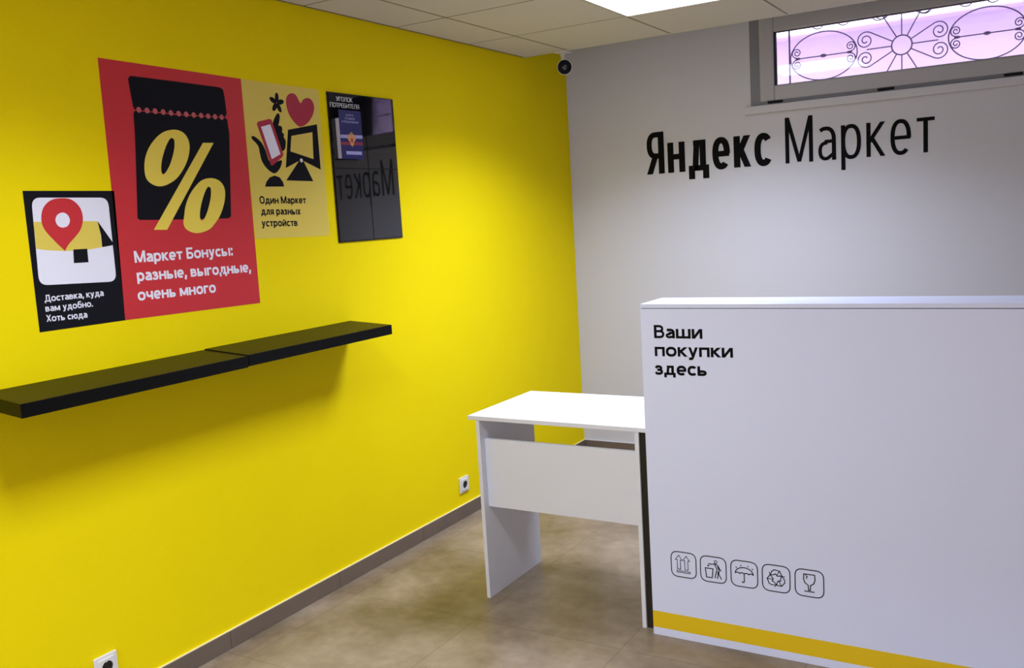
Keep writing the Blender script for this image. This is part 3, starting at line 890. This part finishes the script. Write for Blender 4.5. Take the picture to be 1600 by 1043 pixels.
socket(-1.396, 0.1715, 'white wall socket low on the yellow wall behind the desk leg')
socket(-3.4715, 0.1655, 'white wall socket at the bottom edge of the photo, below the long shelf')

# ------------------------------------------------------------------ shop name on the back wall
sg = thing('wall_lettering', 'large black shop name lettering on the white wall under the window', 'sign', (0.507, 0, 1.66))
mb = MB(); write(mb, BACK, 'Яндекс', (0.507, 1.7145), (1.239, 1.7145), 0.242, 0.15, 0.0002, 0.002, 'vinyl_black', 0.10); o = mb.build('word', sg); o['label'] = 'first word in bold letters'
mb = MB(); write(mb, BACK, 'Маркет', (1.318, 1.7145), (2.064, 1.7145), 0.245, 0.086, 0.0002, 0.002, 'vinyl_black', 0.125); o = mb.build('word', sg); o['label'] = 'second word in thin letters'

# ------------------------------------------------------------------ security camera under the ceiling edge
sc_ = thing('security_camera', 'small white bullet security camera with a black front hanging in the room corner', 'camera', (0.245, -0.50, H))
mb = MB(); mb.box(0.205, 0.285, -0.532, -0.470, H - .008, H - .0016, 'plastic_white', 0.002); mb.build('mounting_plate', sc_)
mb = MB(); mb.lathe((0.235, -0.49, H - .006), (0.05, 0, -1), [(0.016, 0), (0.013, .02), (0.013, .065)], 'plastic_white', 16); mb.build('bracket', sc_, True)
ax = Vector((0.44, -0.86, -0.16)).normalized()
c0 = Vector((0.2585, -0.52, 2.3145))
mb = MB(); mb.lathe(c0 - ax * .085, ax, [(0.024, 0), (0.036, .012), (0.0385, .04), (0.0415, .090), (0.0400, .092)], 'plastic_white', 28); hs = mb.build('housing', sc_, True)
mb = MB(); mb.lathe(c0, ax, [(0.0385, 0.002), (0.0385, .0085), (0.034, .010)], 'camera_black', 28); fr_ = mb.build('front', sc_, True)
mb = MB(); mb.lathe(c0, ax, [(0.015, 0.009), (0.015, .013), (0.009, .0155), (0.0, .016)], 'camera_lens', 20, False); mb.build('lens', fr_, True)

# ------------------------------------------------------------------ desk
dk = thing('desk', 'small plain white laminate desk between the yellow wall and the counter', 'desk', (1.0, -1.95, 0))
MB().box(0.6141, 1.3775, -2.2163, -1.7085, 0.7335, 0.75, 'white_lam', 0.0012).build('tabletop', dk)
MB().box(0.6495, 0.6652, -2.2195 + .006, -1.7843, 0, 0.7333, 'white_lam', 0.0008).build('side_panel', dk)
MB().box(1.324, 1.340, -2.2195 + .006, -1.7843, 0, 0.7333, 'white_lam', 0.0008).build('side_panel', dk)
MB().box(0.6654, 1.3238, -2.1813, -2.1653, 0.3745, 0.652, 'white_lam', 0.0008).build('modesty_panel', dk)

MB().box(1.3404, 1.3770, -2.205, -2.190, 0, 0.7333, 'gap_shade').build('gap_shade_strip', dk)['label'] = 'dark strip painted as the shade in the gap to the counter'  # added strip, its dark colour stands for the shade in this gap

# ------------------------------------------------------------------ reception counter
CX0, CX1, CY, CYB, CZ = 1.3797, 3.35, -2.2437, -2.0401, 1.1944
cn = thing('reception_counter', 'tall white reception counter with a yellow stripe and black lettering', 'counter', (2.3, -2.14, 0))
MB().box(CX0, CX1, CY, CY + .016, 0, CZ - .0165, 'counter_white', 0.0008).build('front_panel', cn)
for x in (CX0 + .0005, CX1 - .0165):
    MB().box(x, x + .016, CY + .0162, CYB, 0, CZ - .0165, 'counter_white', 0.0008).build('side_panel', cn)
MB().box(CX0, CX1, CY, CYB, CZ - .0145, CZ, 'counter_white', 0.001).build('top_board', cn)
MB().box(CX0 + .004, CX1 - .004, CY + .003, CYB - .004, CZ - .0166, CZ - .0144, 'vinyl_line').build('joint_strip', cn)
CS = Surf((0, CY, 0), (1, 0, 0), (0, 0, 1), (0, -1, 0))
mb = MB(); plate(mb, CS, [(CX0 + .0005, .0290), (CX1, .0290), (CX1, .0897), (CX0 + .0005, .0897)], -.0002, .0004, 'vinyl_yellow'); o = mb.build('stripe', cn); o['label'] = 'yellow stripe along the foot'
mb = MB()
mb = MB(); write(mb, CS, 'Ваши', (1.4275, 1.0770), (1.599, 1.0775), 0.0455, 0.205, -.0002, .0004, 'vinyl_black'); mb.build('text_line', cn)
mb = MB(); write(mb, CS, 'покупки', (1.4275, 1.0145), (1.701, 1.0165), 0.0455, 0.205, -.0002, .0004, 'vinyl_black'); mb.build('text_line', cn)
mb = MB(); write(mb, CS, 'здесь', (1.4260, 0.9500), (1.610, 0.9520), 0.0455, 0.205, -.0002, .0004, 'vinyl_black'); mb.build('text_line', cn)

def pictogram(name, cx, cz, draw, label):
    mb = MB(); s = 0.0455; lw = 0.0034
    def ln(p, closed=False, t=lw): stroke(mb, CS, [(cx + a * s, cz + b_ * s) for a, b_ in p], t, closed, -.0002, .0004, 'vinyl_line')
    ln(round_quad([(-1, -1), (1, -1), (1, 1), (-1, 1)], .55, 8), True)
    draw(ln)
    o = mb.build(name, cn); o['label'] = label
def d_up(ln):
    for x in (-.38, .22):
        ln([(x - .13, -.38), (x - .13, .35), (x - .27, .35), (x, .72), (x + .27, .35), (x + .13, .35), (x + .13, -.38)], True, .0025)
    ln([(-.55, -.52), (.5, -.52), (.5, -.64), (-.55, -.64)], True, .0025)
def d_bin(ln):
    ln([(-.62, .05), (-.02, .05), (-.1, -.66), (-.54, -.66)], True)
    ln(circle(.2, .62, .11, n=12), True, .0025)
    ln([(-.38, .42), (-.1, .40), (.12, .46), (.35, .38), (.5, .1), (.62, -.05)])
    ln([(.12, .42), (.3, .05), (.2, -.3), (.12, -.66)]); ln([(.35, .3), (.45, 0), (.42, -.3), (.62, -.7)]); ln([(.36, -.1), (.36, -.45), (.3, -.68)])
    ln(circle(-.38, .26, .05, n=8), True, .0025)
def d_umb(ln):
    ln([(-.68, -.02)] + [(.68 * -math.cos(PI * k / 12), -.02 + .52 * math.sin(PI * k / 12)) for k in range(1, 12)] + [(.68, -.02)])
    p = []
    for c in (-.51, -.17, .17, .51):
        p += [(c + .17 * -math.cos(PI * k / 6), -.02 + .1 * math.sin(PI * k / 6)) for k in range(7)]
    ln(p)
    ln([(0, .05), (0, -.58), (-.05, -.66), (-.13, -.66), (-.18, -.58)])
    for x, z in ((-.62, .5), (-.28, .68), (.25, .68), (.6, .5)):
        ln([(x, z), (x + .06, z - .1)], False, .003)
def d_rec(ln):
    for k in range(3):
        a = 2 * PI * k / 3 + PI / 2
        c, s_ = math.cos(a), math.sin(a)
        def rt(p): return (p[0] * -s_ * -1 * -1 + p[1] * c, p[0] * c + p[1] * s_)
        ln([rt(p) for p in ((-.42, .26), (-.26, .60), (.12, .66), (.3, .52), (.42, .22), (.15, .28), (.05, .36), (-.1, .2))], True, .0032)
        ln([rt(p) for p in ((-.26, .60), (-.02, .2))], False, .0026)
        ln([rt(p) for p in ((.42, .22), (.5, .45))], False, .0026)
def d_glass(ln):
    ln([(-.38, .66), (.38, .66), (.40, .28), (.32, .02), (.08, -.16), (.06, -.52), (-.06, -.52), (-.08, -.16), (-.32, .02), (-.40, .28)], True)
    ln([(-.36, -.62), (.36, -.62)]); ln([(-.28, .62), (-.12, .48), (-.22, .42), (-.16, .3)], False, .0025)
pictogram('pictogram', 1.503, 0.2772, d_up, 'two upright arrows icon')
pictogram('pictogram', 1.6097, 0.2765, d_bin, 'person and bin icon')
pictogram('pictogram', 1.7173, 0.2768, d_umb, 'umbrella icon')
pictogram('pictogram', 1.8244, 0.2780, d_rec, 'recycling icon')
pictogram('pictogram', 1.932, 0.2788, d_glass, 'goblet icon')
